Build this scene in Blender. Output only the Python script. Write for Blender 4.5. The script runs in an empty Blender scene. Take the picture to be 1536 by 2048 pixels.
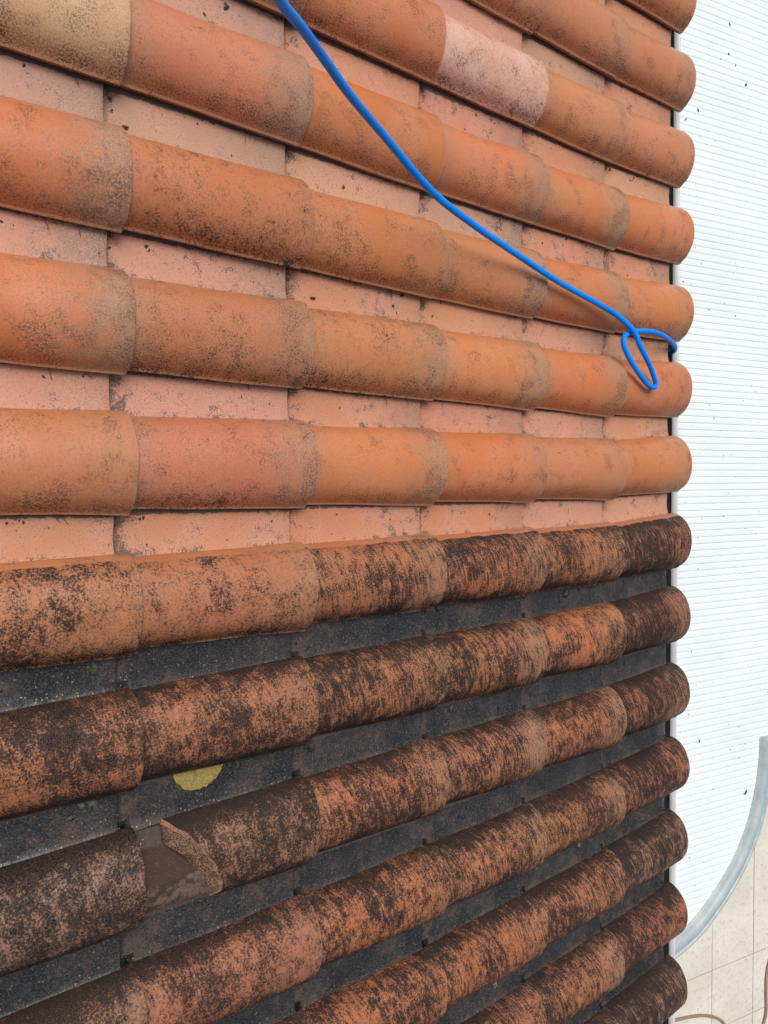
import bpy, math, random
from mathutils import Matrix, Vector, noise

random.seed(7)
C = bpy.context.scene.collection
R = math.radians

# ------------------------------------------------------------------ frame of the roof
PITCH = R(13.0)
Z0 = 3.13
W = 0.2558           # row spacing along the eave
L = 0.38             # course length down the slope
EAVE_U = 5 * L
cp, sp = math.cos(PITCH), math.sin(PITCH)


def rf(u, v, n):
    """roof coordinates (down the slope, along the eave, off the plane) -> world"""
    return Vector((u * cp + n * sp, -v, Z0 - u * sp + n * cp))


# ------------------------------------------------------------------ camera
cam_d = bpy.data.cameras.new('camera')
cam = bpy.data.objects.new('camera', cam_d)
C.objects.link(cam)
RR = [[0.7682752264043903, -0.028438469925495816, 0.6394876307807522],
      [0.007401581421288564, 0.999340518586347, 0.035549184294934866],
      [0.6400768649824385, 0.022578337845551827, -0.767979052822657]]


def rdir(c):
    u, v, n = RR[0][c], RR[1][c], RR[2][c]
    return Vector((u * cp + n * sp, -v, -u * sp + n * cp))


right, down, fwd = rdir(0), rdir(1), rdir(2)
m = Matrix((right, -down, -fwd)).transposed().to_4x4()
m.translation = rf(-0.51425, -0.11943, 1.40202)
cam.matrix_world = m
cam_d.sensor_fit = 'HORIZONTAL'
cam_d.sensor_width = 36.0
cam_d.lens = 36.0 * 1538 / 1536
cam_d.clip_start = 0.02
cam_d.clip_end = 500
bpy.context.scene.camera = cam

# ------------------------------------------------------------------ light
SUN_EL, SUN_AZ = R(62), R(100)       # azimuth measured from +X towards +Y
w = bpy.data.worlds.new('World')
bpy.context.scene.world = w
w.use_nodes = True
nt = w.node_tree
bg = nt.nodes['Background']
sky = nt.nodes.new('ShaderNodeTexSky')
sky.sky_type = 'NISHITA'
sky.sun_disc = False
sky.sun_elevation = SUN_EL
sky.sun_rotation = R(90) - SUN_AZ
sky.air_density = 1.0
sky.dust_density = 6.0
sky.ozone_density = 1.0
hs = nt.nodes.new('ShaderNodeHueSaturation')
hs.inputs['Saturation'].default_value = 0.42
nt.links.new(sky.outputs[0], hs.inputs['Color'])
nt.links.new(hs.outputs[0], bg.inputs['Color'])
bg.inputs['Strength'].default_value = 0.055
sd = bpy.data.lights.new('sun', 'SUN')
sd.energy = 1.5
sd.angle = R(40)
sd.color = (1.0, 0.965, 0.91)
sun = bpy.data.objects.new('sun', sd)
C.objects.link(sun)
dv_ = Vector((math.cos(SUN_EL) * math.cos(SUN_AZ), math.cos(SUN_EL) * math.sin(SUN_AZ), math.sin(SUN_EL)))
sun.rotation_euler = dv_.to_track_quat('Z', 'Y').to_euler()
sun.location = (0, 0, 12)
vs = bpy.context.scene.view_settings
vs.view_transform = 'Standard'
vs.look = 'None'
vs.exposure = 0.56
vs.gamma = 1.0
vs.use_curve_mapping = False


# ------------------------------------------------------------------ node helper
class N:
    def __init__(s, name):
        s.m = bpy.data.materials.new(name)
        s.m.use_nodes = True
        s.t = s.m.node_tree
        s.t.nodes.clear()
        s.out = s.t.nodes.new('ShaderNodeOutputMaterial')
        s.b = s.t.nodes.new('ShaderNodeBsdfPrincipled')
        s.t.links.new(s.b.outputs[0], s.out.inputs[0])

    def put(s, sock, v):
        if isinstance(v, bpy.types.NodeSocket):
            s.t.links.new(v, sock)
        elif isinstance(v, (tuple, list)):
            sock.default_value = (*v, 1.0) if (len(v) == 3 and sock.type == 'RGBA') else v
        else:
            sock.default_value = v

    def math(s, op, a, b=0.0, clamp=False):
        n = s.t.nodes.new('ShaderNodeMath')
        n.operation = op
        n.use_clamp = clamp
        s.put(n.inputs[0], a)
        s.put(n.inputs[1], b)
        return n.outputs[0]

    def add(s, a, b): return s.math('ADD', a, b)
    def sub(s, a, b): return s.math('SUBTRACT', a, b)
    def mul(s, a, b): return s.math('MULTIPLY', a, b)

    def mix(s, f, a, b):
        n = s.t.nodes.new('ShaderNodeMix')
        n.data_type = 'RGBA'
        s.put(n.inputs['Factor'], f)
        s.put(n.inputs['A'], a)
        s.put(n.inputs['B'], b)
        return n.outputs['Result']

    def ramp(s, v, lo, hi, a=0.0, b=1.0):
        n = s.t.nodes.new('ShaderNodeMapRange')
        n.interpolation_type = 'SMOOTHSTEP'
        s.put(n.inputs['Value'], v)
        s.put(n.inputs['From Min'], lo)
        s.put(n.inputs['From Max'], hi)
        s.put(n.inputs['To Min'], a)
        s.put(n.inputs['To Max'], b)
        return n.outputs['Result']

    def noise(s, vec, scale, detail=3.0, rough=0.55, lac=2.0, dist=0.0):
        n = s.t.nodes.new('ShaderNodeTexNoise')
        s.put(n.inputs['Vector'], vec)
        n.inputs['Scale'].default_value = scale
        n.inputs['Detail'].default_value = detail
        n.inputs['Roughness'].default_value = rough
        n.inputs['Lacunarity'].default_value = lac
        n.inputs['Distortion'].default_value = dist
        return n.outputs['Fac']

    def voro(s, vec, scale, feature='F1'):
        n = s.t.nodes.new('ShaderNodeTexVoronoi')
        n.feature = feature
        s.put(n.inputs['Vector'], vec)
        n.inputs['Scale'].default_value = scale
        return n

    def xyz(s, x, y, z):
        n = s.t.nodes.new('ShaderNodeCombineXYZ')
        s.put(n.inputs[0], x)
        s.put(n.inputs[1], y)
        s.put(n.inputs[2], z)
        return n.outputs[0]

    def sep(s, v):
        n = s.t.nodes.new('ShaderNodeSeparateXYZ')
        s.put(n.inputs[0], v)
        return n.outputs

    def attr(s, name, kind='OBJECT'):
        n = s.t.nodes.new('ShaderNodeAttribute')
        n.attribute_type = kind
        n.attribute_name = name
        return n

    def objco(s):
        return s.t.nodes.new('ShaderNodeTexCoord').outputs['Object']

    def bump(s, h, strength, dist):
        n = s.t.nodes.new('ShaderNodeBump')
        n.inputs['Strength'].default_value = strength
        n.inputs['Distance'].default_value = dist
        s.put(n.inputs['Height'], h)
        s.t.links.new(n.outputs[0], s.b.inputs['Normal'])

    def set(s, color=None, rough=None, spec=None, metal=None):
        if color is not None: s.put(s.b.inputs['Base Color'], color)
        if rough is not None: s.put(s.b.inputs['Roughness'], rough)
        if spec is not None: s.put(s.b.inputs['Specular IOR Level'], spec)
        if metal is not None: s.put(s.b.inputs['Metallic'], metal)
        return s.m


# ------------------------------------------------------------------ materials
def mat_barrel():
    n = N('weathered_barrel_clay')
    oi = n.t.nodes.new('ShaderNodeObjectInfo')
    x, y, z = n.sep(n.objco())
    arc = n.attr('arc', 'GEOMETRY').outputs['Fac']
    ry = n.attr('rnd').outputs['Fac']
    dirt = n.math('MINIMUM', n.attr('dirt').outputs['Fac'], .90)
    patina = n.attr('patina').outputs['Fac']
    strip = n.attr('strip').outputs['Fac']
    sf = n.attr('runs').outputs['Fac']
    yy = n.mul(arc, 0.25)
    ox = n.mul(ry, 37.0)
    P = n.xyz(n.add(x, ox), yy, ox)
    Ps = n.xyz(n.add(n.sub(x, n.mul(yy, 0.30)), ox), n.mul(yy, 0.17), ox)
    geo = n.t.nodes.new('ShaderNodeNewGeometry').outputs['Position']
    wide = n.noise(geo, 5.5, 3, 0.55)
    big = n.add(n.mul(n.noise(P, 9, 3, 0.5), .55), n.mul(wide, .45))
    big = n.add(n.mul(n.sub(big, .5), 1.2), .5)
    mid = n.noise(P, 38, 5, 0.62)
    fine = n.noise(P, 260, 4, 0.72)
    grit = n.noise(P, 620, 2, 0.6)
    streak = n.noise(Ps, 150, 5, 0.7, dist=0.15)
    # fired clay
    tone = n.mix(n.ramp(big, .35, .68), oi.outputs['Color'],
                 n.mix(.5, oi.outputs['Color'], (.64, .285, .16)))
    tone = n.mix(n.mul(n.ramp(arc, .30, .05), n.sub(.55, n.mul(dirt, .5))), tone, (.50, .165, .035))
    tone = n.mix(n.mul(n.ramp(fine, .42, .66), .24), tone, (.25, .10, .05))
    tone = n.mix(n.mul(n.mul(n.ramp(arc, .66, .96), n.ramp(fine, .38, .58)), .7), tone, (.26, .085, .03))  # shading of the lower side painted into the tone, broken into specks
    tone = n.mix(n.mul(n.ramp(x, .397, .402), .35), tone, (.55, .40, .28))
    tone = n.mix(n.mul(dirt, .58), tone, (.31, .118, .072))
    # grey-green patina towards the nose, and a little at the head
    nose = n.ramp(n.add(x, n.mul(n.sub(mid, .5), .22)), .24, .395)
    head = n.mul(n.ramp(n.add(x, n.mul(n.sub(mid, .5), .12)), .10, .01), .6)
    pm = n.mul(n.math('MAXIMUM', nose, head), patina)
    pm = n.mul(pm, n.ramp(fine, .30, .55))
    tone = n.mix(n.math('MULTIPLY', pm, .95, True), tone, n.mix(n.ramp(grit, .42, .6), (.185, .14, .095), (.43, .34, .25)))
    smg = n.ramp(n.add(n.add(n.noise(P, 17, 4, .6), n.mul(nose, .07)), n.mul(n.ramp(arc, .5, .95), .08)), .53, .72)
    tone = n.mix(n.mul(n.mul(smg, n.ramp(n.add(fine, n.mul(grit, .5)), .68, .86)), .8), tone, (.085, .055, .042))
    # black growth: patches, runs across the barrel, specks
    f = n.add(n.mul(big, .52), n.mul(mid, .46))
    f = n.add(f, n.mul(streak, n.add(.06, n.mul(n.mul(dirt, sf), .92))))
    f = n.add(f, n.mul(fine, .72))
    f = n.add(f, n.mul(grit, .42))
    f = n.sub(f, n.add(.36, n.mul(dirt, n.sub(n.mul(sf, .455), .13))))
    f = n.sub(f, n.mul(n.mul(nose, patina), n.mul(dirt, .17)))
    f = n.add(f, n.mul(n.ramp(arc, .66, .98), n.add(.10, n.mul(dirt, .02))))
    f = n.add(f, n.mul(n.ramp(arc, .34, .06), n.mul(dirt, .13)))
    Pb = n.xyz(n.mul(n.add(n.sub(x, n.mul(yy, .25)), ox), 1.0), n.mul(yy, .42), ox)
    vb = n.voro(n.xyz(n.add(n.sep(Pb)[0], n.mul(mid, .012)), n.add(n.sep(Pb)[1], n.mul(fine, .004)), ox), 21)
    bare = n.mul(n.ramp(vb.outputs['Distance'], .24, .08), n.ramp(n.sep(vb.outputs['Color'])[0], 1.5, 1.6))
    f = n.sub(f, n.mul(bare, n.mul(dirt, .35)))
    edge = n.ramp(n.add(arc, n.mul(n.sub(mid, .5), .08)), .17, .13)
    f = n.sub(f, n.mul(n.mul(edge, strip), .8))
    t = n.sub(.955, n.mul(dirt, .30))
    t = n.sub(t, n.mul(dirt, .02))
    mask = n.ramp(f, t, n.add(t, n.add(.08, n.mul(dirt, .14))))
    soft = n.mul(n.ramp(f, n.sub(t, .14), t), n.add(.12, n.mul(dirt, .25)))
    tone = n.mix(soft, tone, (.14, .06, .032))
    blk = n.mix(n.ramp(grit, .40, .62), (.010, .010, .011), (.036, .032, .032))
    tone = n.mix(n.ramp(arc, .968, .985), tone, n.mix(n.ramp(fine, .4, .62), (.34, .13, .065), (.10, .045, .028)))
    tone = n.mix(n.mul(n.mul(n.ramp(arc, .938, .950), n.ramp(arc, .970, .966)), .6), tone, (.66, .38, .24))  # highlight along the lip crease, painted into the colour
    col = n.mix(n.mul(n.mul(mask, n.ramp(dirt, 0, .4, .75, 1.0)), n.ramp(grit, .62, .46, .80, 1.0)), tone, blk)
    n.bump(n.add(n.mul(fine, .8), n.mul(grit, .7)), .36, .0011)
    rough = n.add(.24, n.mul(fine, .26))
    rough = n.add(rough, n.mul(mask, .25))
    return n.set(col, rough, n.sub(.38, n.mul(mask, .28)))


def mat_pan():
    n = N('pan_clay')
    oi = n.t.nodes.new('ShaderNodeObjectInfo')
    co = n.objco()
    x, y, z = n.sep(co)
    ry = n.attr('rnd').outputs['Fac']
    dirt = n.attr('dirt').outputs['Fac']
    patina = n.attr('patina').outputs['Fac']
    wet = n.attr('wet').outputs['Fac']
    ox = n.mul(ry, 41.0)
    P = n.xyz(n.add(x, ox), y, ox)
    big = n.noise(P, 11, 3, 0.5)
    mid = n.noise(P, 45, 4, 0.62)
    fine = n.noise(P, 330, 4, 0.7)
    # scrubbed
    c = n.mix(n.ramp(big, .35, .65), oi.outputs['Color'], n.mix(.5, oi.outputs['Color'], (.60, .31, .22)))
    c = n.mix(n.mul(n.ramp(fine, .45, .66), .30), c, (.26, .15, .115))
    vk = n.voro(P, 210)
    vkr = n.sep(vk.outputs['Color'])
    c = n.mix(n.mul(n.mul(n.ramp(vk.outputs['Distance'], .32, .16), n.ramp(n.add(vkr[0], n.mul(n.sub(big, .5), 1.2)), .66, .74)), .75), c, (.14, .105, .095))
    nose = n.mul(n.ramp(n.add(x, n.mul(n.sub(mid, .5), .25)), .20, .36), patina)
    c = n.mix(n.mul(nose, n.ramp(fine, .34, .56)), c, (.235, .185, .145))
    fl = n.add(n.add(n.mul(big, .30), n.mul(mid, .42)), n.mul(fine, .42))
    head = n.mul(n.ramp(x, .055, .01), .09)
    fl = n.add(fl, head)
    fl = n.add(fl, n.mul(n.ramp(n.add(y, n.mul(n.sub(mid, .5), .012)), .0655, .0685), .22))
    fl = n.add(fl, n.mul(n.ramp(y, .008, -.002), .05))
    c = n.mix(n.mul(n.ramp(fl, .62, .71), .85), c, (.075, .068, .066))
    # unwashed
    d = n.mix(n.ramp(big, .35, .65), (.011, .013, .016), (.023, .024, .028))
    d = n.mix(n.mul(n.ramp(fl, .56, .70), .65), d, (.115, .072, .055))
    vor = n.voro(P, 115)
    vr = n.sep(vor.outputs['Color'])
    dots = n.mul(n.ramp(vor.outputs['Distance'], .30, .14), n.ramp(vr[0], .50, .60))
    vor2 = n.voro(P, 260)
    vr2 = n.sep(vor2.outputs['Color'])
    dots2 = n.mul(n.ramp(vor2.outputs['Distance'], .34, .18), n.ramp(vr2[0], .50, .60))
    d = n.mix(n.mul(dots, .5), d, (.16, .16, .145))
    d = n.mix(n.mul(dots2, .4), d, (.125, .115, .105))
    rib = n.mul(n.ramp(y, .086, .092), n.ramp(y, .208, .196))
    d = n.mix(n.mul(rib, n.ramp(fine, .30, .6)), d, n.mix(n.ramp(n.add(y, n.mul(n.sub(mid, .5), .02)), .1375, .1425), n.mix(n.ramp(mid, .45, .58), (.20, .13, .095), (.05, .038, .03)), (.050, .026, .018)))  # rib: shade on its upper facet painted in as darker brown
    d = n.mix(n.mul(n.ramp(fine, .50, .64), .45), d, (.13, .115, .10))
    c = n.mix(dirt, c, d)
    c = n.mix(n.mul(n.ramp(n.add(x, n.mul(n.sub(mid, .5), .006)), .014, .005), n.add(.45, n.mul(dirt, .45))), c, (.022, .019, .018))  # dirt line and painted shadow below the overlapping pan nose
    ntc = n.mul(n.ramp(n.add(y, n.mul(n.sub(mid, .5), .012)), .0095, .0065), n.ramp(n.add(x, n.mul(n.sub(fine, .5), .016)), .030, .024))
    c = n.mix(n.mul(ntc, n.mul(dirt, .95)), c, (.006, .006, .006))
    n.bump(n.add(n.mul(fine, n.sub(n.add(.7, n.mul(wet, .8)), n.mul(dirt, .35))), n.mul(n.add(dots, n.mul(n.ramp(mid, .35, .65), n.add(n.mul(dirt, .5), wet))), .9)), .45, .0012)
    rough = n.sub(n.add(.44, n.mul(fine, .22)), n.add(n.mul(n.mul(dirt, n.ramp(mid, .30, .55)), .42), n.mul(wet, .08)))
    rough = n.add(rough, n.mul(rib, .35))
    return n.set(c, rough, n.sub(n.add(.4, n.mul(dirt, .35)), n.mul(rib, .65)))


def simple(name, col, rough=.5, var=.0, scale=30, col2=None, bump=0.0, metal=0.0, detail=4):
    n = N(name)
    P = n.objco()
    f = n.noise(P, scale, detail, .6)
    c = n.mix(n.ramp(f, .5 - .15, .5 + .15), col, col2 if col2 else tuple(k * (1 - var) for k in col))
    if bump: n.bump(f, .4, bump)
    return n.set(c, rough, .5, metal)


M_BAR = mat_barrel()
M_PAN = mat_pan()


def mat_break():
    n = N('fractured_clay')
    P = n.objco()
    a = n.noise(P, 60, 5, .7)
    b = n.noise(P, 340, 3, .7)
    c = n.mix(n.ramp(a, .38, .6), (.48, .25, .15), (.34, .215, .13))
    c = n.mix(n.mul(n.ramp(b, .46, .56), .9), c, (.022, .017, .014))
    e = n.attr('band', 'GEOMETRY').outputs['Fac']
    c = n.mix(n.mul(n.ramp(n.add(e, n.mul(n.sub(a, .5), .9)), .17, .02), .6), c, (.56, .28, .19))
    c = n.mix(n.mul(n.ramp(n.add(e, n.mul(n.sub(a, .5), 1.6)), .6, 1.1), .7), c, (.040, .032, .022))
    n.bump(n.add(a, b), .7, .002)
    return n.set(c, .75, .3)


M_BREAK = mat_break()


def mat_hose():
    n = N('blue_hose_rubber')
    P = n.objco()
    f = n.noise(P, 8, 3, .6)
    g = n.noise(P, 260, 3, .6)
    c = n.mix(n.ramp(f, .3, .7), (.0, .24, .93), (.0, .28, 1.0))
    c = n.mix(n.mul(n.ramp(g, .60, .7), .4), c, (.01, .06, .2))
    n.bump(g, .15, .0004)
    return n.set(c, .5, .2)


M_HOSE = mat_hose()
M_HOSE2 = simple('brown_hose_rubber', (.34, .20, .17), .5, .15, 12)


def mat_slat():
    n = N('white_slat_plastic')
    P = n.objco()
    a = n.noise(P, 1.3, 3, .5)
    b = n.noise(P, 90, 4, .7)
    c = n.mix(n.ramp(a, .3, .7), (.82, .89, .91), (.775, .845, .87))
    c = n.mix(n.mul(n.ramp(b, .62, .72), .25), c, (.45, .46, .44))
    return n.set(c, .42, .4)


M_SLAT = mat_slat()
M_GROOVE = simple('grimy_groove', (.16, .18, .19), .7, .0, 14, (.36, .39, .40))
M_GRIME = simple('dark_debris', (.045, .040, .030), .9, .4, 50)


def mat_rim():
    n = N('pale_blue_liner')
    P = n.objco()
    x, y, z = n.sep(P)
    a = n.noise(P, 7, 4, .6)
    b = n.noise(P, 55, 5, .75)
    e = n.attr('band', 'GEOMETRY').outputs['Fac']
    c = n.mix(n.ramp(a, .35, .65), (.33, .38, .40), (.43, .47, .48))
    k = n.mul(.7, n.ramp(n.add(b, n.mul(n.ramp(n.math('ABSOLUTE', n.sub(e, .55)), .30, .02), .14)), .585, .66))
    c = n.mix(k, c, (.25, .47, .60))
    return n.set(c, .45, .5)


M_RIM = mat_rim()


def mat_patio():
    n = N('cream_paving')
    P = n.objco()
    a = n.noise(P, 2.2, 4, .6)
    b = n.noise(P, 26, 5, .7)
    g = n.noise(P, 150, 3, .7)
    c = n.mix(n.ramp(a, .35, .65), (.64, .615, .54), (.71, .69, .62))
    c = n.mix(n.mul(n.ramp(b, .5, .68), .5), c, (.46, .37, .23))
    c = n.mix(n.mul(n.ramp(g, .64, .70), .6), c, (.25, .22, .18))
    n.bump(g, .2, .0008)
    return n.set(c, .65, .35)


M_PATIO = mat_patio()
M_GROUT = simple('grey_grout', (.16, .145, .12), .9, .3, 60)
M_WOOD = simple('dark_deck_board', (.045, .038, .030), .85, .35, 18)
M_WHITE = simple('white_painted_metal', (.70, .73, .74), .35, .12, 9)
M_GUT = simple('gutter_dark', (.035, .040, .040), .6, .5, 25)  # dark colour for the gutter inside and the fascia
M_WALL = simple('cream_render', (.62, .58, .48), .85, .12, 40, bump=.001)
M_MOSS = simple('moss', (.022, .035, .010), .95, .0, 160, (.075, .095, .030), bump=.002)
M_SOIL = simple('black_grit', (.012, .011, .010), .6, .0, 160, (.06, .055, .042), bump=.002)
M_SOIL2 = simple('grey_green_grit', (.05, .06, .04), .8, .0, 160, (.16, .17, .13), bump=.002)
M_WATER = simple('pool_water', (.03, .20, .26), .1, .1, 3)
M_LEAF = simple('dry_leaf', (.085, .055, .035), .8, .4, 40)


def mat_lichen():
    n = N('yellow_lichen')
    P = n.objco()
    x, y, z = n.sep(P)
    a = n.noise(P, 120, 4, .7)
    b = n.noise(P, 700, 3, .7)
    e = n.attr('band', 'GEOMETRY').outputs['Fac']
    k = n.ramp(n.add(e, n.mul(n.sub(a, .5), 2.6)), .35, 1.0)
    c = n.mix(k, (.40, .31, .10), (.60, .40, .02))
    vor = n.voro(P, 190, 'DISTANCE_TO_EDGE')
    c = n.mix(n.mul(n.ramp(vor.outputs['Distance'], .10, .02), .55), c, (.08, .07, .03))
    c = n.mix(n.mul(n.ramp(b, .52, .62), .6), c, (.06, .055, .03))
    c = n.mix(n.mul(n.ramp(n.noise(P, 70, 3, .6), .54, .64), .65), c, (.13, .125, .07))
    n.bump(n.add(a, b), .6, .002)
    return n.set(c, .9, .2)


M_LICH = mat_lichen()


# ------------------------------------------------------------------ object helpers
def mesh(name, vs_, fs, mats, attrs=None, midx=None, smooth=True):
    me = bpy.data.meshes.new(name)
    me.from_pydata([tuple(p) for p in vs_], [], fs)
    for k in (mats if isinstance(mats, (list, tuple)) else [mats]):
        me.materials.append(k)
    if attrs:
        for an, vals in attrs.items():
            a = me.attributes.new(an, 'FLOAT', 'POINT')
            a.data.foreach_set('value', vals)
    if midx: me.polygons.foreach_set('material_index', midx)
    me.polygons.foreach_set('use_smooth', [smooth] * len(fs))
    me.update()
    return me


def link(name, me, parent=None, kind=None):
    o = bpy.data.objects.new(name, me)
    C.objects.link(o)
    if parent: o.parent = parent
    if kind: o['kind'] = kind
    return o


def tag(o, label, cat, group=None, kind=None):
    o['label'] = label
    o['category'] = cat
    if group: o['group'] = group
    if kind: o['kind'] = kind
    return o


def empty(name, loc, rot=(0, 0, 0)):
    o = bpy.data.objects.new(name, None)
    o.empty_display_size = .05
    o.location = loc
    o.rotation_euler = rot
    C.objects.link(o)
    return o


def box(vs_, fs, x0, x1, y0, y1, z0, z1):
    b = len(vs_)
    vs_ += [(x0, y0, z0), (x1, y0, z0), (x1, y1, z0), (x0, y1, z0), (x0, y0, z1), (x1, y0, z1), (x1, y1, z1), (x0, y1, z1)]
    fs += [(b, b + 3, b + 2, b + 1), (b + 4, b + 5, b + 6, b + 7), (b, b + 1, b + 5, b + 4), (b + 1, b + 2, b + 6, b + 5),
           (b + 2, b + 3, b + 7, b + 6), (b + 3, b, b + 4, b + 7)]


def catmull(pts, n=10):
    P = [Vector(p) for p in pts]
    P = [2 * P[0] - P[1]] + P + [2 * P[-1] - P[-2]]
    out = []
    for i in range(1, len(P) - 2):
        for k in range(n):
            t = k / n
            a, b, c, d = P[i - 1], P[i], P[i + 1], P[i + 2]
            out.append(.5 * ((2 * b) + (c - a) * t + (2 * a - 5 * b + 4 * c - d) * t * t + (3 * b - a - 3 * c + d) * t ** 3))
    out.append(P[-2])
    return out


def tube(path, r, seg=14):
    vs_, fs = [], []
    up = Vector((0, 0, 1))
    prev = None
    for i, p in enumerate(path):
        t = (path[min(i + 1, len(path) - 1)] - path[max(i - 1, 0)]).normalized()
        if prev is None:
            a = t.cross(up).normalized()
        else:
            a = (prev - t * prev.dot(t)).normalized()
        prev = a
        b = t.cross(a)
        for k in range(seg):
            q = 2 * math.pi * k / seg
            vs_.append(p + (a * math.cos(q) + b * math.sin(q)) * r)
    for i in range(len(path) - 1):
        for k in range(seg):
            k2 = (k + 1) % seg
            fs.append((i * seg + k, i * seg + k2, (i + 1) * seg + k2, (i + 1) * seg + k))
    fs.append(tuple(range(seg))[::-1])
    fs.append(tuple((len(path) - 1) * seg + k for k in range(seg)))
    return vs_, fs


# ------------------------------------------------------------------ the clay tile
TH = 0.010
TILT = 0.0316
HB = 0.071
NOSE_P = L            # pan nose
NOSE_B = L + 0.024    # barrel nose
HEADX = -0.055


def pan_top(x): return 0.014 - TILT * (L - x)
def bw(x): return 0.0835 + (0.0945 - 0.0835) * (x / NOSE_B)


def grid_solid(top, bot, nx, ny, attr=None, caps=(1, 1, 1, 1)):
    """closed shell from two (nx x ny) grids"""
    vs_ = [p for r in top for p in r] + [p for r in bot for p in r]
    o = nx * ny
    fs = []
    for i in range(nx - 1):
        for j in range(ny - 1):
            a = i * ny + j
            fs.append((a, a + 1, a + ny + 1, a + ny))
            fs.append((o + a, o + a + ny, o + a + ny + 1, o + a + 1))
    for i in range(nx - 1):
        a = i * ny
        fs.append((a, a + ny, o + a + ny, o + a))
        a = i * ny + ny - 1
        fs.append((a, o + a, o + a + ny, a + ny))
    for j in range(ny - 1):
        a = j
        fs.append((a, o + a, o + a + 1, a + 1))
        a = (nx - 1) * ny + j
        fs.append((a, a + 1, o + a + 1, o + a))
    return vs_, fs


def barrel_pt(x, s, h, seed, drop=0.0):
    """s 0..1 across the barrel from pan joint to free lip; h = outer (0) or inner (1)"""
    b = bw(x)
    c = 0.0945
    a0, a1 = -0.02, math.pi - 0.235
    th = a0 + (a1 - a0) * min(1, s / .965)
    wob = noise.noise(Vector((x * 5 + seed * 9.1, s * 2.2, seed))) * .0032
    rb = b - (TH if h else 0) + wob - drop
    rh = HB - (TH if h else 0) + wob - drop
    v = c - rb * math.cos(th)
    z = pan_top(x) + max(rh * math.sin(th), -0.0) - (0.0012 if h else 0)
    # the lower free edge flares into a small lip
    k = max(0.0, min(1.0, (s - .90) / .065))
    v += .0045 * k * k
    if s > .97:
        v -= .0012
        z -= .0110 if not h else .0100
    elif h and k > 0:
        z -= .002 * k
    return v, z


def make_barrel(seed, x0=HEADX, cutfn=None):
    nx, ny = 46, 35
    SS = [.965 * j / (ny - 2) for j in range(ny - 1)] + [1.0]
    top, bot, arc = [], [], []
    rnd_edge = .004
    for i in range(nx):
        rt, rb = [], []
        for j in range(ny):
            s = SS[j]
            xs = cutfn(s) if cutfn else x0
            xn = NOSE_B + noise.noise(Vector((seed * 3.3, s * 4, 1.5))) * .0026 + noise.noise(Vector((seed * 2.3, s * 21, 4.5))) * .0012
            t = i / (nx - 1)
            # denser near the nose so that the edge rounds over
            if i >= nx - 4:
                q = (i - (nx - 4)) / 3
                ang = q * math.pi / 2
                x = xn - rnd_edge + rnd_edge * math.sin(ang)
                dr = rnd_edge * (1 - math.cos(ang)) * .9
            else:
                x = xs + (xn - rnd_edge - xs) * i / (nx - 4)
                dr = 0
            v, z = barrel_pt(x, s, 0, seed, dr)
            rt.append((x, -v, z))
            xi = x if not cutfn else x - (CUTW(s) * max(0, 1 - i / 8))
            v, z = barrel_pt(xi, s, 1, seed)
            rb.append((xi, -v, z))
        top.append(rt)
        bot.append(rb)
    vs_, fs = grid_solid(top, bot, nx, ny)
    arc = [SS[j] for i in range(nx) for j in range(ny)] * 2
    mi = None
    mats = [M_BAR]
    if cutfn:
        mats = [M_BAR, M_BREAK]
        mi = [0] * len(fs)
        base = 2 * (nx - 1) * (ny - 1) + 2 * (nx - 1)
        for j in range(ny - 1): mi[base + 2 * j] = 1
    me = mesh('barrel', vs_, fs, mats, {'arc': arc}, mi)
    me.set_sharp_from_angle(angle=R(38))
    return me


def make_pan(seed):
    # (v, height above pan_top) profile, image-top side first: hidden interlock rib, flat pan, fillet
    prof = [(-.236, -.006), (-.222, -.004), (-.202, -.001), (-.176, .010), (-.1405, .037), (-.120, .0345), (-.104, .0305), (-.0905, .0255), (-.0885, .024), (-.0865, .0115),
            (-.0850, .0015), (-.0835, .0), (-.070, .0), (-.055, -.0014), (-.04, -.0026), (-.02, -.0026), (-.006, -.0006), (.0, .0012), (.004, .004)]
    nx, ny = 26, len(prof)
    top, bot = [], []
    for i in range(nx):
        rt, rb = [], []
        for j, (v, h) in enumerate(prof):
            t = i / (nx - 1)
            xn = NOSE_P + noise.noise(Vector((seed * 5.1, v * 30, 7.7))) * .0018
            if i >= nx - 3:
                q = (i - (nx - 3)) / 2
                x = xn - .0025 + .0025 * math.sin(q * math.pi / 2)
                dr = .0025 * (1 - math.cos(q * math.pi / 2))
            else:
                x = HEADX + (xn - .0025 - HEADX) * i / (nx - 3)
                dr = 0
            # towards the head the rib and the joint follow the narrowing barrel
            vv = v + (.0125 * (1 - x / NOSE_B) if v > -.01 else 0)
            wob = noise.noise(Vector((x * 6 + seed * 4.4, v * 14, seed * 1.7))) * .0011
            z = pan_top(x) + h + wob - dr
            rt.append((x, -vv, z))
            rb.append((x, -vv, pan_top(x) + min(h, .02) - TH * .95))
        top.append(rt)
        bot.append(rb)
    vs_, fs = grid_solid(top, bot, nx, ny)
    me = mesh('pan', vs_, fs, M_PAN)
    me.set_sharp_from_angle(angle=R(32))
    return me


NV = 7
BAR = [make_barrel(k + 1.37) for k in range(NV)]
PAN = [make_pan(k + 2.71) for k in range(NV)]


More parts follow.
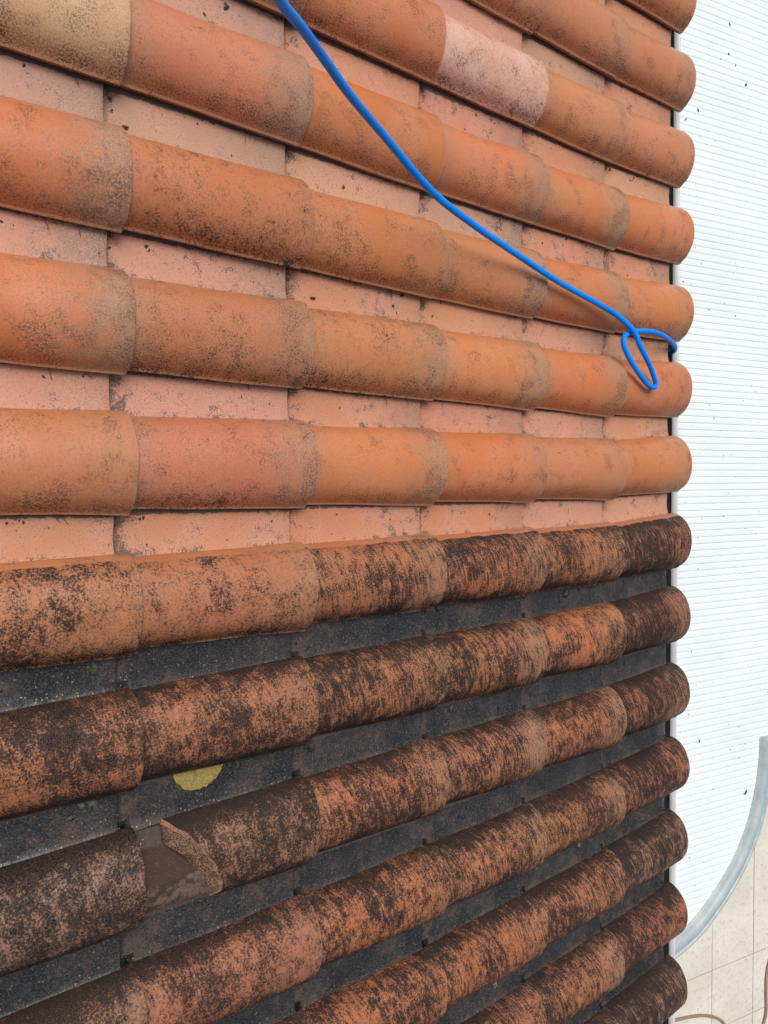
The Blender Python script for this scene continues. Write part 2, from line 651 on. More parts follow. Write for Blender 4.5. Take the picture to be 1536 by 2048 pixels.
def cut(s):
    # ragged fracture running across the barrel of the broken tile
    pts = [(0, .086), (.10, .092), (.25, .118), (.4, .142), (.55, .166), (.7, .182), (.82, .186), (1, .176)]
    for (a, b), (c, d) in zip(pts, pts[1:]):
        if s <= c:
            t = (s - a) / (c - a)
            x = b + (d - b) * t
            break
    return x - L * 0 + noise.noise(Vector((s * 9, 3.1, 0))) * .006 + noise.noise(Vector((s * 30, 1.1, 0))) * .0025


def CUTW(s):
    return .002


def cut_local(s):
    return cut(s)


BROKEN = make_barrel(4.2, cutfn=cut_local)

# the sloping fracture surface under the snapped edge
FB = [(0, .0880, .006, .004), (.12, .0873, .031, .004), (.24, .0888, .057, .006), (.36, .1008, .066, .020), (.5, .1186, .080, .031), (.66, .1451, .120, .034),
      (.80, .1518, .150, .030), (1, .1760, .186, .012)]
fv, ff, FN, FM = [], [], 40, 9
for i in range(FN):
    s = i / (FN - 1)
    for (a, b) in zip(FB, FB[1:]):
        if s <= b[0]:
            t = (s - a[0]) / (b[0] - a[0])
            lo_ = [a[q] + (b[q] - a[q]) * t for q in (1, 2, 3)]
            break
    xo = cut_local(s) + .0005
    vo, zo = barrel_pt(xo, s, 0, 4.2)
    zo -= .0012
    for q in range(FM):
        t = q / (FM - 1)
        x = xo + (lo_[0] - xo) * t
        v = vo + (lo_[1] - vo) * t
        z = zo + (lo_[2] - zo) * t - .003 * math.sin(math.pi * t)
        am = .0013 * math.sin(math.pi * min(1, t * 1.2 + .05)) if q not in (0,) else 0
        z += am * noise.noise(Vector((x * 70, v * 70, 2.2))) + am * .7 * noise.noise(Vector((x * 190, v * 190, 5.2)))
        fv.append((x, -v, z))
for i in range(FN - 1):
    for q in range(FM - 1):
        a = i * FM + q
        ff.append((a, a + FM, a + FM + 1, a + 1))
FRACT = mesh('fractured_end', fv, ff, M_BREAK, {'band': [(i % FM) / (FM - 1) for i in range(len(fv))]})

# flat colours of the fired clay
O = (.60, .195, .070)
P_ = (.585, .215, .105)
T = (.66, .43, .235)
T2 = (.57, .225, .095)
WH = (.74, .49, .39)
RD = (.58, .185, .082)
GT = (.47, .29, .18)
RM = (.50, .175, .088)
BR = (.36, .25, .17)
GB = (.44, .32, .25)
# (row, course): tone, patina, dirt
SPEC = {
    (-7, 4): (P_, .3, .1), (-7, 5): (P_, .15, .08),
    (-6, 2): (P_, .2, .1), (-6, 3): (P_, .2, .1), (-6, 4): (P_, .35, .18), (-6, 5): (P_, .45, .12),
    (-5, 0): (O, .2, .1), (-5, 1): (P_, .3, .15), (-5, 2): (RD, .1, .16), (-5, 3): (WH, .1, .14), (-5, 4): (T2, .35, .12), (-5, 5): (P_, .2, .1),
    (-4, 0): (T, .1, .2), (-4, 1): (P_, .85, .2), (-4, 2): (O, .1, .14), (-4, 3): (O, .8, .08), (-4, 4): (O, .85, .1), (-4, 5): (RD, .1, .04),
    (-3, 0): (O, .8, .14), (-3, 1): (O, .15, .30), (-3, 2): (O, .3, .20), (-3, 3): (T2, .75, .20), (-3, 4): (O, .8, .12), (-3, 5): (O, .35, .12),
    (-2, 0): (O, .85, .12), (-2, 1): (T2, .5, .32), (-2, 2): (T2, .55, .30), (-2, 3): (O, .75, .10), (-2, 4): (O, .75, .10), (-2, 5): (RD, .3, .05),
    (-1, 0): (T2, .25, .15), (-1, 1): (P_, .5, .30), (-1, 2): (O, .75, .12), (-1, 3): (O, .5, .10), (-1, 4): (T2, .35, .16), (-1, 5): (O, .3, .12),
    (0, 0): (T2, .15, .55), (0, 1): (RM, .3, .44), (0, 2): (T2, .5, .66), (0, 3): (O, .6, .75), (0, 4): (T2, .4, .75), (0, 5): (T2, .4, .95),
    (1, 0): (O, .1, .72), (1, 1): (P_, .25, .80), (1, 2): (T2, .4, .82), (1, 3): (T2, .7, .74), (1, 4): (O, .3, .66), (1, 5): (RM, .6, .92),
    (2, 0): (GB, .3, .90), (2, 1): (GT, .1, .80), (2, 2): (O, .5, .74), (2, 3): (T2, .85, .80), (2, 4): (O, .7, .72), (2, 5): (RM, .85, .92),
    (3, 0): (T2, .6, .92), (3, 1): (P_, .3, .76), (3, 2): (O, .2, .72), (3, 3): (T2, .5, .78), (3, 4): (T2, .6, .80), (3, 5): (RM, .3, .90),
    (4, 0): (T2, .6, .9), (4, 1): (O, .6, .8), (4, 2): (O, .1, .66), (4, 3): (O, .3, .76), (4, 4): (T2, .4, .80), (4, 5): (BR, .5, 1.0),
    (5, 1): (O, .3, .8), (5, 2): (O, .3, .78), (5, 3): (O, .3, .76), (5, 4): (T2, .7, .82), (5, 5): (RM, .1, .80),
    (6, 3): (O, .3, .8), (6, 4): (T2, .6, .86), (6, 5): (BR, .6, .98), (7, 4): (O, .3, .8), (7, 5): (O, .3, .8),
}
# tiles just outside the picture, so that the roof carries on
_r = random.Random(77)
for j_ in range(-7, 8):
    for k_ in range(-1, 6):
        if (j_, k_) not in SPEC:
            SPEC[(j_, k_)] = (_r.choice([O, P_, T2]), _r.choice([.2, .5, .8]), _r.uniform(.08, .2) if j_ < 0 else _r.uniform(.7, .85))
# pans: tone, patina
PC = [(.56, .24, .14), (.57, .285, .185), (.56, .23, .125), (.48, .27, .18)]
PSPEC = {(-4, 2): (0, .1), (-3, 3): (3, .9), (-3, 1): (3, .5), (-4, 3): (0, .7), (-4, 4): (2, .6), (-1, 0): (1, .3), (-1, 1): (1, .1),
         (-1, 2): (0, .6), (-1, 3): (0, .5), (0, 0): (0, .1), (0, 2): (0, .2), (0, 3): (2, .5), (-5, 3): (1, .1), (-2, 0): (1, .8),
         (-2, 1): (1, .6), (-3, 4): (0, .6), (-5, 4): (3, .5), (-3, 0): (3, .6), (-4, 1): (3, .5), (-5, 1): (3, .8)}
ROWN = ['first', 'second', 'third', 'fourth', 'fifth', 'sixth', 'seventh', 'eighth']


def dvf(k, j):
    e = max(0.0, min(1.0, (k - 4.0)))
    mid = math.exp(-((k - 2.2) / 1.4) ** 2)
    d = -.016 * e * e
    if j >= 3: d += .011 * mid
    if j <= -3: d += .010 * mid * (1 if j > -5 else .6)
    if j == 1: d -= .006
    if j == -1: d -= .003
    return d


def look(tone, pat, dirt, j):
    if j >= 0:
        a = {BR: 'dark grey brown', GB: 'greyish pink', GT: 'greyish tan', RM: 'reddish', RD: 'reddish', T2: 'tan', O: 'orange', P_: 'salmon'}.get(tone, 'tan')
        b = 'heavily blackened' if dirt > .85 else ('black streaked' if dirt > .7 else 'black mottled')
        c = 'pale nose' if pat > .65 else None
        return f'{b} {a} tile' + (f' with {c}' if c else '')
    a = {RD: 'clean red', O: 'clean orange', T: 'pale yellow', T2: 'tan orange', P_: 'salmon orange', WH: 'whitish pink'}[tone]
    c = 'grey nose' if pat > .7 else ('dark specks' if dirt > .28 else None)
    return f'{a} tile' + (f' with {c}' if c else '')


COLN = {5: 'at the eave', 4: 'second from the eave', 3: 'third from the eave', 2: 'fourth from the eave',
        1: 'fifth from the eave', 0: 'sixth from the eave', -1: 'seventh from the eave'}
for (j, k), (tone, pat, dirt) in sorted(SPEC.items()):
    rnd = random.Random(j * 31 + k * 7 + 900)
    u0 = (k - 1) * L - .0013 * j * (k / 5) - (.004 if k == 5 else 0) + rnd.uniform(-.002, .002)
    va, vb = dvf(k - 1, j), dvf(k, j)
    yaw = -math.atan2(vb - va, L) + rnd.uniform(-.006, .006)
    e = empty('clay_tile', rf(u0, j * W + va, rnd.uniform(-.0005, .0012)), (0, PITCH, 0))
    e.rotation_euler = (Matrix.Rotation(PITCH, 3, 'Y') @ Matrix.Rotation(yaw, 3, 'Z') @ Matrix.Rotation(rnd.uniform(-.014, .014), 3, 'X')).to_euler()
    if j < 0: where = f'{ROWN[-j - 1]} washed row above blackened ones'
    elif j == 0: where = 'topmost blackened row'
    else: where = f'{ROWN[j]} blackened row'
    lb = f'{look(tone, pat, dirt, j)}, {where}, {COLN[k]}'
    if (j, k) == (2, 1): lb = 'broken tan tile with its upper barrel snapped off, beside the yellow lichen'
    if (j, k) == (-4, 0): lb = 'pale yellow speckled tile in the corner of the roof farthest from the pool paving'
    if (j, k) == (-5, 3): lb = 'whitish pink washed out tile with grey specks, above the blue hose'
    if (j, k) == (-2, 5): lb = 'clean red tile at the eave with the blue hose loop resting on it'
    if (j, k) == (-3, 5): lb = 'clean orange tile at the eave with the hose crossing its lower side'
    tag(e, lb, 'clay tile', 'curved clay tiles covering the roof', 'thing')
    jt = [rnd.uniform(.92, 1.07) for _ in range(3)]
    g = rnd.uniform(.95, 1.06)
    bmesh_ = BROKEN if (j, k) == (2, 1) else BAR[rnd.randrange(NV)]
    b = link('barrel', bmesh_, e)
    b.color = (tone[0] * g, tone[1] * g * jt[1], tone[2] * g * jt[2], 1)
    b['dirt'] = float(dirt)
    b['patina'] = float(pat)
    b['strip'] = 1.0 if j == 0 else 0.0
    b['rnd'] = rnd.random()
    b['runs'] = [.35, .45, .85, 1.0, .95, .9][max(k, 0)]
    if (j, k) == (2, 1): link('fractured_end', FRACT, b)['label'] = 'rough sloping broken end of the barrel'
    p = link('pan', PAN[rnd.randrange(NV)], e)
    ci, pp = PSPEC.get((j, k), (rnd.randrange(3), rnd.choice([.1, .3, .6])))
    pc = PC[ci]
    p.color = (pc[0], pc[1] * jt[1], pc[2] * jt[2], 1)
    p['dirt'] = 0.0 if j <= 0 else 1.0
    p['patina'] = float(pp)
    p['wet'] = 1.0 if (k == 5 and j >= 3) else 0.0
    p['rnd'] = rnd.random()
    if j > 0: p['label'] = 'dark wet pan of the tile'

# ------------------------------------------------------------------ house under the tiles
house = tag(empty('house', (1.0, 0, 0)), 'low house under the tiles with a white gutter along its eave', 'house')
V0, V1 = -1.88, 2.02


def roofbox(name, u0, u1, n0, n1, mat_, v0=V0, v1=V1, parent=house):
    vs_, fs = [], []
    box(vs_, fs, u0, u1, v0, v1, n0, n1)
    wv = [rf(a, b, c) - Vector((1.0, 0, 0)) for a, b, c in vs_]
    fs = [tuple(reversed(f)) for f in fs]
    return link(name, mesh(name, wv, fs, mat_, smooth=False), parent)


roofbox('roof_deck', -.80, EAVE_U - .045, -.075, -.045, M_WOOD)
roofbox('fascia', EAVE_U - .043, EAVE_U - .015, -.16, -.028, M_GUT)
# tiles' mortar bed lath along the eave
roofbox('eave_lath', EAVE_U - .10, EAVE_U - .047, -.044, -.018, M_WOOD)
# gutter: half-round channel with rolled lip, horizontal along the eave
gut = link('gutter', None, house) if False else None
gx, gz = rf(EAVE_U, 0, 0).x + .045, rf(EAVE_U, 0, 0).z - .052
prof = []
r = .058
for k in range(15):
    a = math.pi + math.pi * k / 14
    prof.append((gx + r * math.cos(a), gz + r * math.sin(a)))
lip = [(gx + r + .0065 + .0065 * math.cos(a), gz + .0065 * math.sin(a)) for a in [math.pi, 2.4, 1.6, .8, 0, -.8, -1.6]]
outer = prof + lip
vs_, fs = [], []
ys = [-V1, -1.1, 0, 1.1, -V0]
for yv in ys:
    for (a, c_) in outer: vs_.append((a - 1.0, yv, c_))
    for (a, c_) in prof: vs_.append((gx + (a - gx) * 1.04 - 1.0, yv, gz + (c_ - gz) * 1.04 - .0005))
no, nb = len(outer), len(outer) + len(prof)
for i in range(len(ys) - 1):
    for k in range(no - 1): fs.append((i * nb + k, i * nb + k + 1, (i + 1) * nb + k + 1, (i + 1) * nb + k))
    for k in range(len(prof) - 1):
        a = i * nb + no + k
        fs.append((a, a + nb, a + nb + 1, a + 1))
mi = []
for i in range(len(ys) - 1):
    mi += [1 if k < 13 else 0 for k in range(no - 1)] + [0] * (len(prof) - 1)
link('gutter', mesh('gutter', vs_, fs, [M_WHITE, M_GUT], None, mi), house)
vs_, fs = [], []
box(vs_, fs, rf(EAVE_U, 0, 0).x - .55 - 1.0, rf(EAVE_U, 0, 0).x - .32 - 1.0, -V1, -V0, 0.002, 2.60)
link('wall', mesh('wall', vs_, fs, M_WALL, smooth=False), house)

# ------------------------------------------------------------------ ground, pool
gv, gf = [], []
g = bpy.data.meshes.new('ground')
link('ground', mesh('ground', [(-60, -60, -.34), (80, -60, -.34), (80, 60, -.34), (-60, 60, -.34)], [(0, 1, 2, 3)], M_GROUT), kind='structure')
link('water', mesh('water', [(3.0, -4.3, -.12), (9.0, -4.3, -.12), (9.0, 9, -.12), (3.0, 9, -.12)], [(0, 1, 2, 3)], M_WATER), kind='structure')

inner = [(3.0, -3.98), (3.5, -3.98), (4.0, -3.97), (4.45, -3.91), (4.827, -3.81), (5.130, -3.700), (5.383, -3.526), (5.623, -3.300), (5.81, -3.025),
         (5.925, -2.735), (5.985, -2.449), (6.0, -2.205)]
ic = catmull([(a, b, 0) for a, b in inner], 8)
RIMW = .135


def offs(path, d):
    out = []
    for i, p in enumerate(path):
        t = (path[min(i + 1, len(path) - 1)] - path[max(i - 1, 0)]).normalized()
        out.append(p + Vector((t.y, -t.x, 0)) * d)
    return out


# rim: (offset, z, band)
rp = [(-.012, -.10, 0), (-.012, -.046, 0), (-.004, -.040, .04), (.003, -.034, .1), (.012, -.016, .2), (.028, .002, .3), (.05, .012, .45), (.072, .013, .6), (.092, .006, .75), (.108, -.010, .85),
      (.114, -.012, .88), (.118, -.002, .9), (.128, .002, .95), (RIMW, .003, 1), (RIMW, -.05, 1)]
vs_, fs, at = [], [], []
offp = [offs(ic, d) for d, _, _ in rp]
for i in range(len(ic)):
    for q, (d, z, bb) in enumerate(rp):
        p = offp[q][i]
        vs_.append((p.x - 5, p.y + 2, z))
        at.append(bb)
nr = len(rp)
for i in range(len(ic) - 1):
    for q in range(nr - 1):
        fs.append((i * nr + q, i * nr + q + 1, (i + 1) * nr + q + 1, (i + 1) * nr + q))
fs.append(tuple((len(ic) - 1) * nr + q for q in range(nr)))
pool = tag(empty('swimming_pool', (5, -2, 0)), 'pool with a pale blue grey curved rim between white cover and cream paving', 'pool')
rim = link('rim', mesh('pool_rim', vs_, fs, M_RIM, {'band': at}), pool)

# slatted cover: a run of convex slats with narrow grooves, cut to the curve of the pool
SL = .0573


def xend(y):
    if y > -2.206: return 8.2
    best = None
    for a, b in zip(ic, ic[1:]):
        if (a.y - y) * (b.y - y) <= 0 and abs(a.y - b.y) > 1e-6:
            x = a.x + (b.x - a.x) * (y - a.y) / (b.y - a.y)
            best = x if best is None else max(best, x)
    return best - .004 if best else None


sp_ = [(0.0, -.0040, 1), (.0009, -.0040, 1), (.0015, -.0012, 0), (.006, .0), (.02, .0011), (.0285, .0008), (.0372, .0011), (.0512, .0), (.0558, -.0012), (.0563, -.0040)]
sp_ = [(a[0], a[1]) for a in sp_]
vs_, fs, mi = [], [], []
y = -3.96
rng = random.Random(3)
while y < 8.4:
    x1s = []
    for (dy, dz) in sp_:
        e = xend(y + dy)
        x1s.append(e)
    if None not in x1s and min(x1s) > 3.2:
        b = len(vs_)
        jz = rng.uniform(-.0006, .0006)
        xs_ = [3.1]
        for q, (dy, dz) in enumerate(sp_):
            vs_.append((3.1, y + dy, -.048 + dz + jz))
            vs_.append((x1s[q], y + dy, -.048 + dz + jz * .3))
        for q in range(len(sp_) - 1):
            a = b + 2 * q
            fs.append((a, a + 1, a + 3, a + 2))
            mi.append(1 if q in (0,) or q == len(sp_) - 2 and False else 0)
        # join to the next slat through the groove
        vs_.append((3.1, y + SL, -.0525 + jz))
        vs_.append((x1s[-1], y + SL, -.0525 + jz))
        a = b + 2 * (len(sp_) - 1)
        fs.append((a, a + 1, a + 3, a + 2))
        mi.append(1)
    y += SL
cover = link('pool_cover', mesh('pool_cover', vs_, fs, [M_SLAT, M_GROOVE], None, mi, smooth=False))
tag(cover, 'white slatted pool cover flecked with bits, stretching below the eave', 'pool cover')

# paving slabs: grooved sheet clipped outside the rim
oc = offs(ic, RIMW + .002)


def inside_pool(x, y):
    if x > 6.1 and y > -2.3: return True
    # compare with the outer rim curve
    if y > -2.2: return x < 8.3 and x > 2.9
    b = None
    for p, q in zip(oc, oc[1:]):
        if (p.y - y) * (q.y - y) <= 0 and abs(p.y - q.y) > 1e-6:
            xx = p.x + (q.x - p.x) * (y - p.y) / (q.y - p.y)
            b = xx if b is None else max(b, xx)
    return b is not None and x < b


link('patio_bed', mesh('patio_bed', [(1.0, -14, -.008), (16, -14, -.008), (16, -4.145, -.008), (1.0, -4.145, -.008)], [(0, 1, 2, 3)], M_GROUT), kind='structure')


def slab(vs_, fs, poly, z=0.0):
    # shrink a touch and bevel
    c = Vector((sum(p[0] for p in poly) / len(poly), sum(p[1] for p in poly) / len(poly)))
    b = len(vs_)
    n_ = len(poly)
    for dz, sh in ((-.02, .0), (-.0025, .0), (0, .003)):
        for p in poly:
            d = (c - Vector(p))
            d = d.normalized() * sh if d.length > 0 else d
            vs_.append((p[0] + d.x, p[1] + d.y, z + dz))
    for l_ in range(2):
        for i in range(n_):
            i2 = (i + 1) % n_
            fs.append((b + l_ * n_ + i, b + l_ * n_ + i2, b + (l_ + 1) * n_ + i2, b + (l_ + 1) * n_ + i))
    fs.append(tuple(b + 2 * n_ + i for i in range(n_)))


vs_, fs = [], []
GX, GY, G = .535, .55, .0036
for iy in range(0, 14):
    for ix in range(-8, 14):
        x0 = 5.337 + ix * GX
        y0 = -4.17 - (iy + 1) * GY
        z = rng.uniform(-.0008, .0008)
        slab(vs_, fs, [(x0 + G, y0 + G), (x0 + GX - G, y0 + G), (x0 + GX - G, y0 + GY - G), (x0 + G, y0 + GY - G)], z)
# coping pieces between the rim and the first joint: columns cut to the rim curve


def rim_y(x):
    best = None
    for p, q in zip(oc, oc[1:]):
        if (p.x - x) * (q.x - x) <= 0 and abs(p.x - q.x) > 1e-6:
            yy_ = p.y + (q.y - p.y) * (x - p.x) / (q.x - p.x)
            best = yy_ if best is None else min(best, yy_)
    return best


for ix in range(-4, 2):
    xa, xb = 5.337 + ix * GX + (G if ix != 0 else .0018), 5.337 + (ix + 1) * GX - (G if ix != -1 else .0018)
    poly = [(xa, -4.17 + G), (xb, -4.17 + G)]
    ns = 14
    up_ = []
    for i in range(ns + 1):
        x = xb + (xa - xb) * i / ns
        yy_ = rim_y(x)
        if yy_ is None: yy_ = -2.2
        up_.append((x, yy_ - .002))
    poly += up_
    if ix == 1:
        poly = [(xa, -4.17 + G), (7.9, -4.17 + G), (7.9, -2.225), (6.14, -2.225)] + [(p.x + .002, p.y - .001) for p in reversed(oc) if p.x > xa + .01 and p.y < -2.23] + [(xa, rim_y(xa) - .002)]
    slab(vs_, fs, poly, rng.uniform(-.0006, .0006))
link('patio', mesh('patio', vs_, fs, M_PATIO, smooth=False), kind='structure')
link('patio_edge', mesh('patio_edge', [(1.0, -4.145, -.012), (4.0, -4.145, -.012), (8.0, -4.145, -.012), (8.0, -3.4, -.012), (6.2, -2.3, -.012), (6.0, -3.2, -.012), (5.5, -3.80, -.012), (4.9, -4.02, -.012), (1.0, -4.1, -.012)],
     [(0, 1, 2, 3, 4, 5, 6, 7, 8)], M_GROUT), kind='structure')
link('terrace', mesh('terrace', [(-8, -14, -.006), (3.05, -14, -.006), (3.05, 12, -.006), (-8, 12, -.006)], [(0, 1, 2, 3)], M_PATIO), kind='structure')
link('far_paving', mesh('far_paving', [(8.25, -14, -.004), (40, -14, -.004), (40, 40, -.004), (8.25, 40, -.004)], [(0, 1, 2, 3)], M_PATIO), kind='structure')

# ------------------------------------------------------------------ hoses
HP = [(-.62, -.66, 1.55), (-.35, -.70, 1.15), (-.12, -.735, .78), (0.0041, -.7558, .5672), (.0569, -.7692, .5064), (.1308, -.7842, .45), (.2144, -.7934, .389),
      (.3054, -.7883, .3348), (.4397, -.7819, .2646), (.6248, -.7407, .1993), (.803, -.7185, .1534), (1.0237, -.6886, .1172),
      (1.189, -.6597, .1020), (1.365, -.630, .0985), (1.468, -.608, .098), (1.530, -.5705, .110), (1.5655, -.5270, .1125), (1.6300, -.4790, .104), (1.6660, -.4440, .0985),
      (1.6775, -.4240, .0965), (1.6650, -.4145, .0955), (1.6290, -.4240, .0955), (1.5740, -.4590, .0955), (1.5290, -.4975, .0945), (1.5060, -.5300, .0935),
      (1.5110, -.5540, .093), (1.5370, -.5680, .092), (1.5860, -.5790, .091), (1.655, -.5870, .089), (1.734, -.5860, .083), (1.8196, -.5830, .060),
      (1.9245, -.5780, .020), (2.000, -.5760, -.035), (2.035, -.574, -.12), (2.03, -.57, -.30)]
path = catmull([rf(*p) for p in HP], 10)
path += catmull([path[-1] + Vector((0, 0, -.0001)), Vector((2.02, .56, 1.6)), Vector((2.04, .55, .6)), Vector((2.06, .5, .08)), Vector((2.1, .3, .012)), Vector((2.3, -.3, .012))], 8)[1:]
vs_, fs = tube(path, .0080)
hose = link('garden_hose', mesh('garden_hose', vs_, fs, M_HOSE))
tag(hose, 'bright blue hose sweeping across the tiles and looping over the eave', 'hose')
p2 = catmull([(4.2, -4.60, .012), (4.55, -4.49, .012), (4.789, -4.452, .012), (4.996, -4.474, .012), (5.178, -4.513, .012), (5.334, -4.573, .012), (5.462, -4.66, .012), (5.56, -4.80, .012),
              (5.70, -4.98, .012), (5.90, -4.98, .012), (6.03, -4.80, .012), (6.037, -4.576, .012), (6.042, -4.412, .012), (6.10, -4.25, .012), (6.3, -4.0, .012), (6.6, -3.8, .012)], 10)
vs_, fs = tube(p2, .012)
h2 = link('garden_hose', mesh('patio_hose', vs_, fs, M_HOSE2))
tag(h2, 'pinkish brown hose curving over the cream paving far below', 'hose')


# ------------------------------------------------------------------ growth and debris
def blob(u, v, n0, rad, hgt, seed, mat_, name, ragged=.45, seg=18, rings=6):
    vs_, fs = [], []
    for i in range(rings + 1):
        q = i / rings
        for k in range(seg):
            a = 2 * math.pi * k / seg
            rr = rad * (1 + ragged * noise.noise(Vector((math.cos(a) * 1.3, math.sin(a) * 1.3, seed)))) * math.sin(q * math.pi / 2)
            zz = hgt * math.cos(q * math.pi / 2) * (1 + .5 * noise.noise(Vector((math.cos(a) * q * 3, math.sin(a) * q * 3, seed + 5))))
            vs_.append((rr * math.cos(a), rr * math.sin(a), zz))
    for i in range(rings):
        for k in range(seg):
            k2 = (k + 1) % seg
            fs.append((i * seg + k, (i + 1) * seg + k, (i + 1) * seg + k2, i * seg + k2))
    o = link(name, mesh(name, vs_, fs, mat_))
    o.location = rf(u, v, n0)
    o.rotation_euler = (0, PITCH, 0)
    return o


def pn(u):
    x = (u % L)
    return pan_top(x)


MOSS = [(-.038, .2104, .0085, M_MOSS, 'round moss tuft in the dark pan near the left end of the topmost black gully'),
        (-.071, .192, .0065, M_MOSS, 'smaller moss tuft touching the barrel lip, left of the round tuft'),
        (-.048, .4507, .008, M_SOIL2, 'pale green moss dab on the pan left of the yellow lichen'),
        (-.066, .4500, .006, M_SOIL2, 'little grey green dab farthest left of the lichen'),
        (1.343, .2054, .0105, M_SOIL, 'black crumb clump in the topmost dark gully near the eave'),
        (.869, .4574, .0095, M_SOIL, 'black crumb clump midway along the second dark gully'),
        (.4346, .4611, .009, M_SOIL, 'black wet crumb on the dark pan right of the yellow lichen'),
        (.404, .4640, .005, M_SOIL, 'tiny black crumb between the lichen and the pan joint'),
        (1.403, .9781, .008, M_SOIL2, 'grey green crumb in the fourth dark gully near the eave'),
        (1.209, .9865, .007, M_SOIL2, 'grey green crumb in the fourth dark gully, two pans up from the eave'),
        (1.0275, 1.2507, .009, M_SOIL2, 'grey green crumb in the fifth dark gully'),
        (.826, .1909, .011, M_SOIL, 'black clump tucked at a pan joint under the topmost black barrel'),
        (.800, .4170, .008, M_SOIL, 'black crumb under the lip in the second dark gully'),
        (1.09, .7160, .006, M_SOIL, 'small black crumb alone in the third dark gully')]
for i, (u, v, rd, mt, lb) in enumerate(MOSS):
    o = blob(u, v, pn(u) - .001, rd, rd * .8, i * 3.7, mt, 'moss_clump' if mt is not M_SOIL else 'dirt_clump')
    tag(o, lb, 'moss' if mt is not M_SOIL else 'dirt', 'moss and dirt clumps in the dark gullies')

o = blob(-.197, -.624, .0675, .0042, .003, 91.3, M_SOIL, 'dirt_clump', ragged=1.2)
tag(o, 'black flake stuck on the clean orange barrel farthest from the eave', 'dirt')
# yellow lichen rosette
lo = [(.1085, .4330), (.1180, .4580), (.1360, .4755), (.1599, .4815), (.1850, .4770), (.2040, .4640), (.2150, .4480), (.2185, .4340), (.205, .4250), (.16, .4230), (.125, .4260)]
lc = Vector((.163, .448))
seg = 44
ring = catmull([(a, b, 0) for a, b in lo] + [(lo[0][0], lo[0][1], 0)], 4)[:-1]
vs_, fs, at = [], [], []
RN = 9
for i in range(RN + 1):
    q = i / RN
    for k, p in enumerate(ring):
        a = lc + (Vector((p.x, p.y)) - lc) * q * (1 + .09 * q * noise.noise(Vector((k * .9, 2, 1))) + .03 * q * noise.noise(Vector((k * 2.3, 5, 1))))
        hh = .0005 if i == RN else (.0032 + .0034 * noise.noise(Vector((a.x * 160, a.y * 160, 4)))) * (1 - .6 * q)
        vs_.append(rf(a.x, a.y, pan_top(a.x) + hh))
        at.append(max(.55 * q ** 3, max(0, 1 - (a.y - .423) / .028)))
nk = len(ring)
for i in range(RN):
    for k in range(nk):
        k2 = (k + 1) % nk
        fs.append((i * nk + k, i * nk + k2, (i + 1) * nk + k2, (i + 1) * nk + k))
li = link('lichen_patch', mesh('lichen_patch', vs_, fs, M_LICH, {'band': at}))
tag(li, 'round yellow lichen patch on the dark pan beside the broken tile', 'lichen')


def bits(name, pts, mat_, label, cat, stuff=True):
    vs_, fs = [], []
    for (p, r_, ax) in pts:
        b = len(vs_)
        n_ = 7
        an = rng.uniform(0, 6.28)
        el = rng.uniform(1.0, 2.2)
        for k in range(n_):
            a = 6.283 * k / n_
            q = r_ * rng.uniform(.6, 1.25)
            dx, dy = q * el * math.cos(a), q * math.sin(a)
            dx, dy = dx * math.cos(an) - dy * math.sin(an), dx * math.sin(an) + dy * math.cos(an)
            vs_.append(p + ax[0] * dx + ax[1] * dy)
        vs_.append(p + ax[2] * r_ * .55)
        for k in range(n_): fs.append((b + k, b + (k + 1) % n_, b + n_))
    o = link(name, mesh(name, vs_, fs, mat_, smooth=False))
    tag(o, label, cat, kind='stuff' if stuff else None)
    return o


X_, Y_, Z_ = Vector((1, 0, 0)), Vector((0, 1, 0)), Vector((0, 0, 1))
pts = []
for i in range(2600):
    x, y = rng.uniform(4.4, 7.8), rng.uniform(-3.9, 5.2)
    if xend(y) is None or x > xend(y) - .02: continue
    r_ = .0018 * math.exp(rng.gauss(0, .6))
    if rng.random() < .5:      # many bits lodge in the grooves
        y = -3.96 + round((y + 3.96) / SL) * SL
        pts.append((Vector((x, y, -.0505)), r_, (X_, Y_, Z_)))
    else:
        pts.append((Vector((x, y, -.0468)), r_, (X_, Y_, Z_)))
bits('cover_debris', pts, M_GRIME, 'tiny dark bits scattered over the white pool cover', 'debris')
pts = [(Vector((rng.uniform(4.6, 7.4), rng.uniform(-6, -4.0), .001)), .0022 * math.exp(rng.gauss(0, .4)), (X_, Y_, Z_)) for i in range(260)]
bits('paving_debris', pts, M_GRIME, 'fine specks of dirt on the cream paving', 'debris')
# crumbs in the gullies
U_ = Vector((cp, 0, -sp))
V_ = Vector((0, -1, 0))
N_ = Vector((sp, 0, cp))
pts = []
for i in range(950):
    j = rng.choice([1, 1, 2, 2, 3, 3, 4, 5, 6]) if rng.random() < .8 else rng.choice([-4, -3, -2, -1, 0, 0])
    u = rng.uniform(-.3, EAVE_U - .01)
    t_ = rng.random()
    off = -.066 + .012 * abs(rng.gauss(0, 1)) if rng.random() < .6 else rng.uniform(-.064, -.006)
    if rng.random() < .25:
        kk = round(u / L)
        u = kk * L + .004 + abs(rng.gauss(0, .010))
    if u > EAVE_U - .01: continue
    p = rf(u, j * W + off + dvf(u / L, j), pn(u) + .0004)
    pts.append((p, .0017 * math.exp(rng.gauss(0, .45)), (U_, V_, N_)))
bits('gully_crumbs', pts, M_SOIL, 'black crumbs of dirt caught in the gullies between barrels', 'debris')

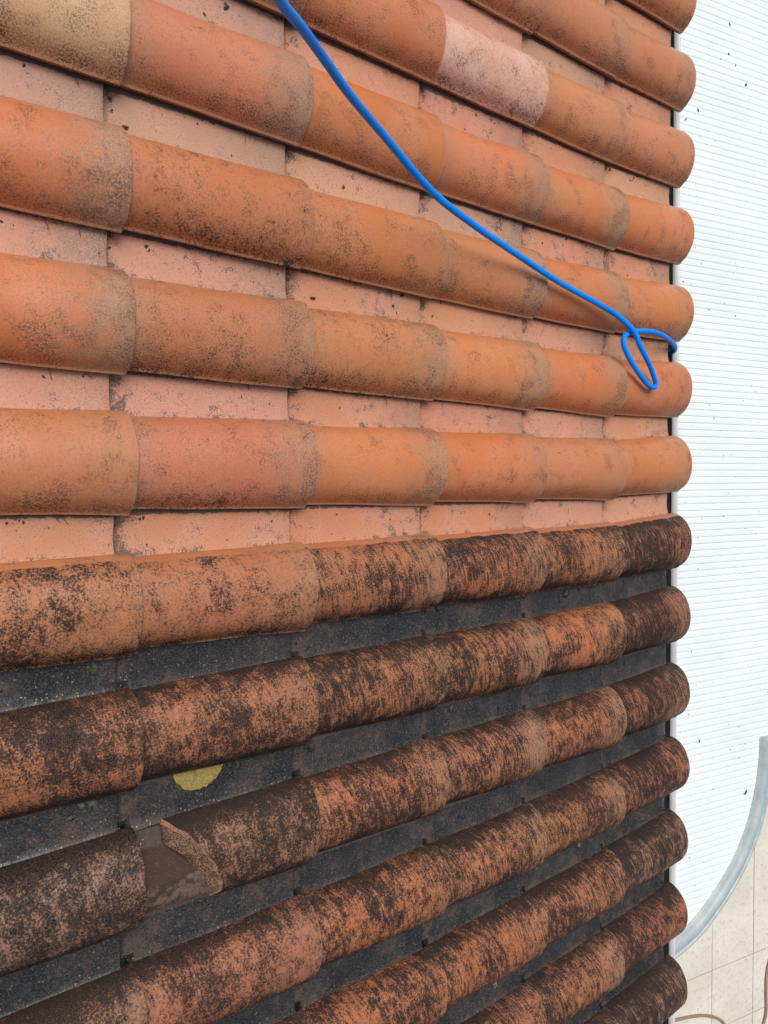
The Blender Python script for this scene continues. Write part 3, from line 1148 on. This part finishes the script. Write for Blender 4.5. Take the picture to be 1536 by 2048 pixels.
# pine needles poking out from under the lips
vs_, fs = [], []
for i in range(70):
    j = rng.choice([-5, -4, -4, -3, -3, -2, -2, -1, 0])
    k = rng.randrange(0, 5)
    u = k * L + rng.uniform(-.13, -.04)
    v = (j - 1) * W + .187 + rng.uniform(0, .004) + dvf(k, j)
    ln = rng.uniform(.010, .024)
    a = rng.uniform(.3, 1.5)
    q0 = rf(u, v, pn(u) + .006)
    q1 = rf(u + ln * math.cos(a), v + ln * math.sin(a), pn(u) + .0035)
    vv_, ff_ = tube([q0, (q0 + q1) / 2 + N_ * .0015, q1], .0005, 4)
    b = len(vs_)
    vs_ += vv_
    fs += [tuple(b + t for t in f) for f in ff_]
nd = link('dry_needles', mesh('dry_needles', vs_, fs, M_LEAF))
tag(nd, 'thin dry needles poking out from under the barrel lips', 'debris', kind='stuff')


def leaf(x, y, ln, wd, ang, label):
    vs_, fs = [], []
    n_ = 9
    for i in range(n_):
        t_ = i / (n_ - 1)
        ww = wd * math.sin(math.pi * min(1, t_ * .96 + .02)) ** .8
        zc = .004 * math.sin(t_ * 3.1)
        for s_ in (-1, 0, 1):
            vs_.append(((t_ - .5) * ln, s_ * ww, zc + abs(s_) * .003))
    for i in range(n_ - 1):
        for q in (0, 1):
            a = i * 3 + q
            fs.append((a, a + 1, a + 4, a + 3))
    o = link('dry_leaf', mesh('dry_leaf', vs_, fs, M_LEAF))
    o.location = (x, y, -.0465)
    o.rotation_euler = (0, 0, ang)
    tag(o, label, 'leaf', 'dry leaves on the pool cover')


leaf(5.805, -2.684, .055, .010, 1.0, 'largest dry brown leaf on the cover beside the curved rim')
leaf(5.206, -2.123, .032, .006, 1.5, 'small dry leaf on the white cover between two blackened barrel ends')
leaf(5.139, 3.234, .035, .006, -1.0, 'small dry leaf farthest from the paving on the white cover')
leaf(4.994, 3.13, .030, .006, .8, 'small dry leaf tucked close to a clean barrel end on the cover')
leaf(5.649, -3.351, .030, .011, .2, 'brown leaf crumb lying on the curved pool rim')
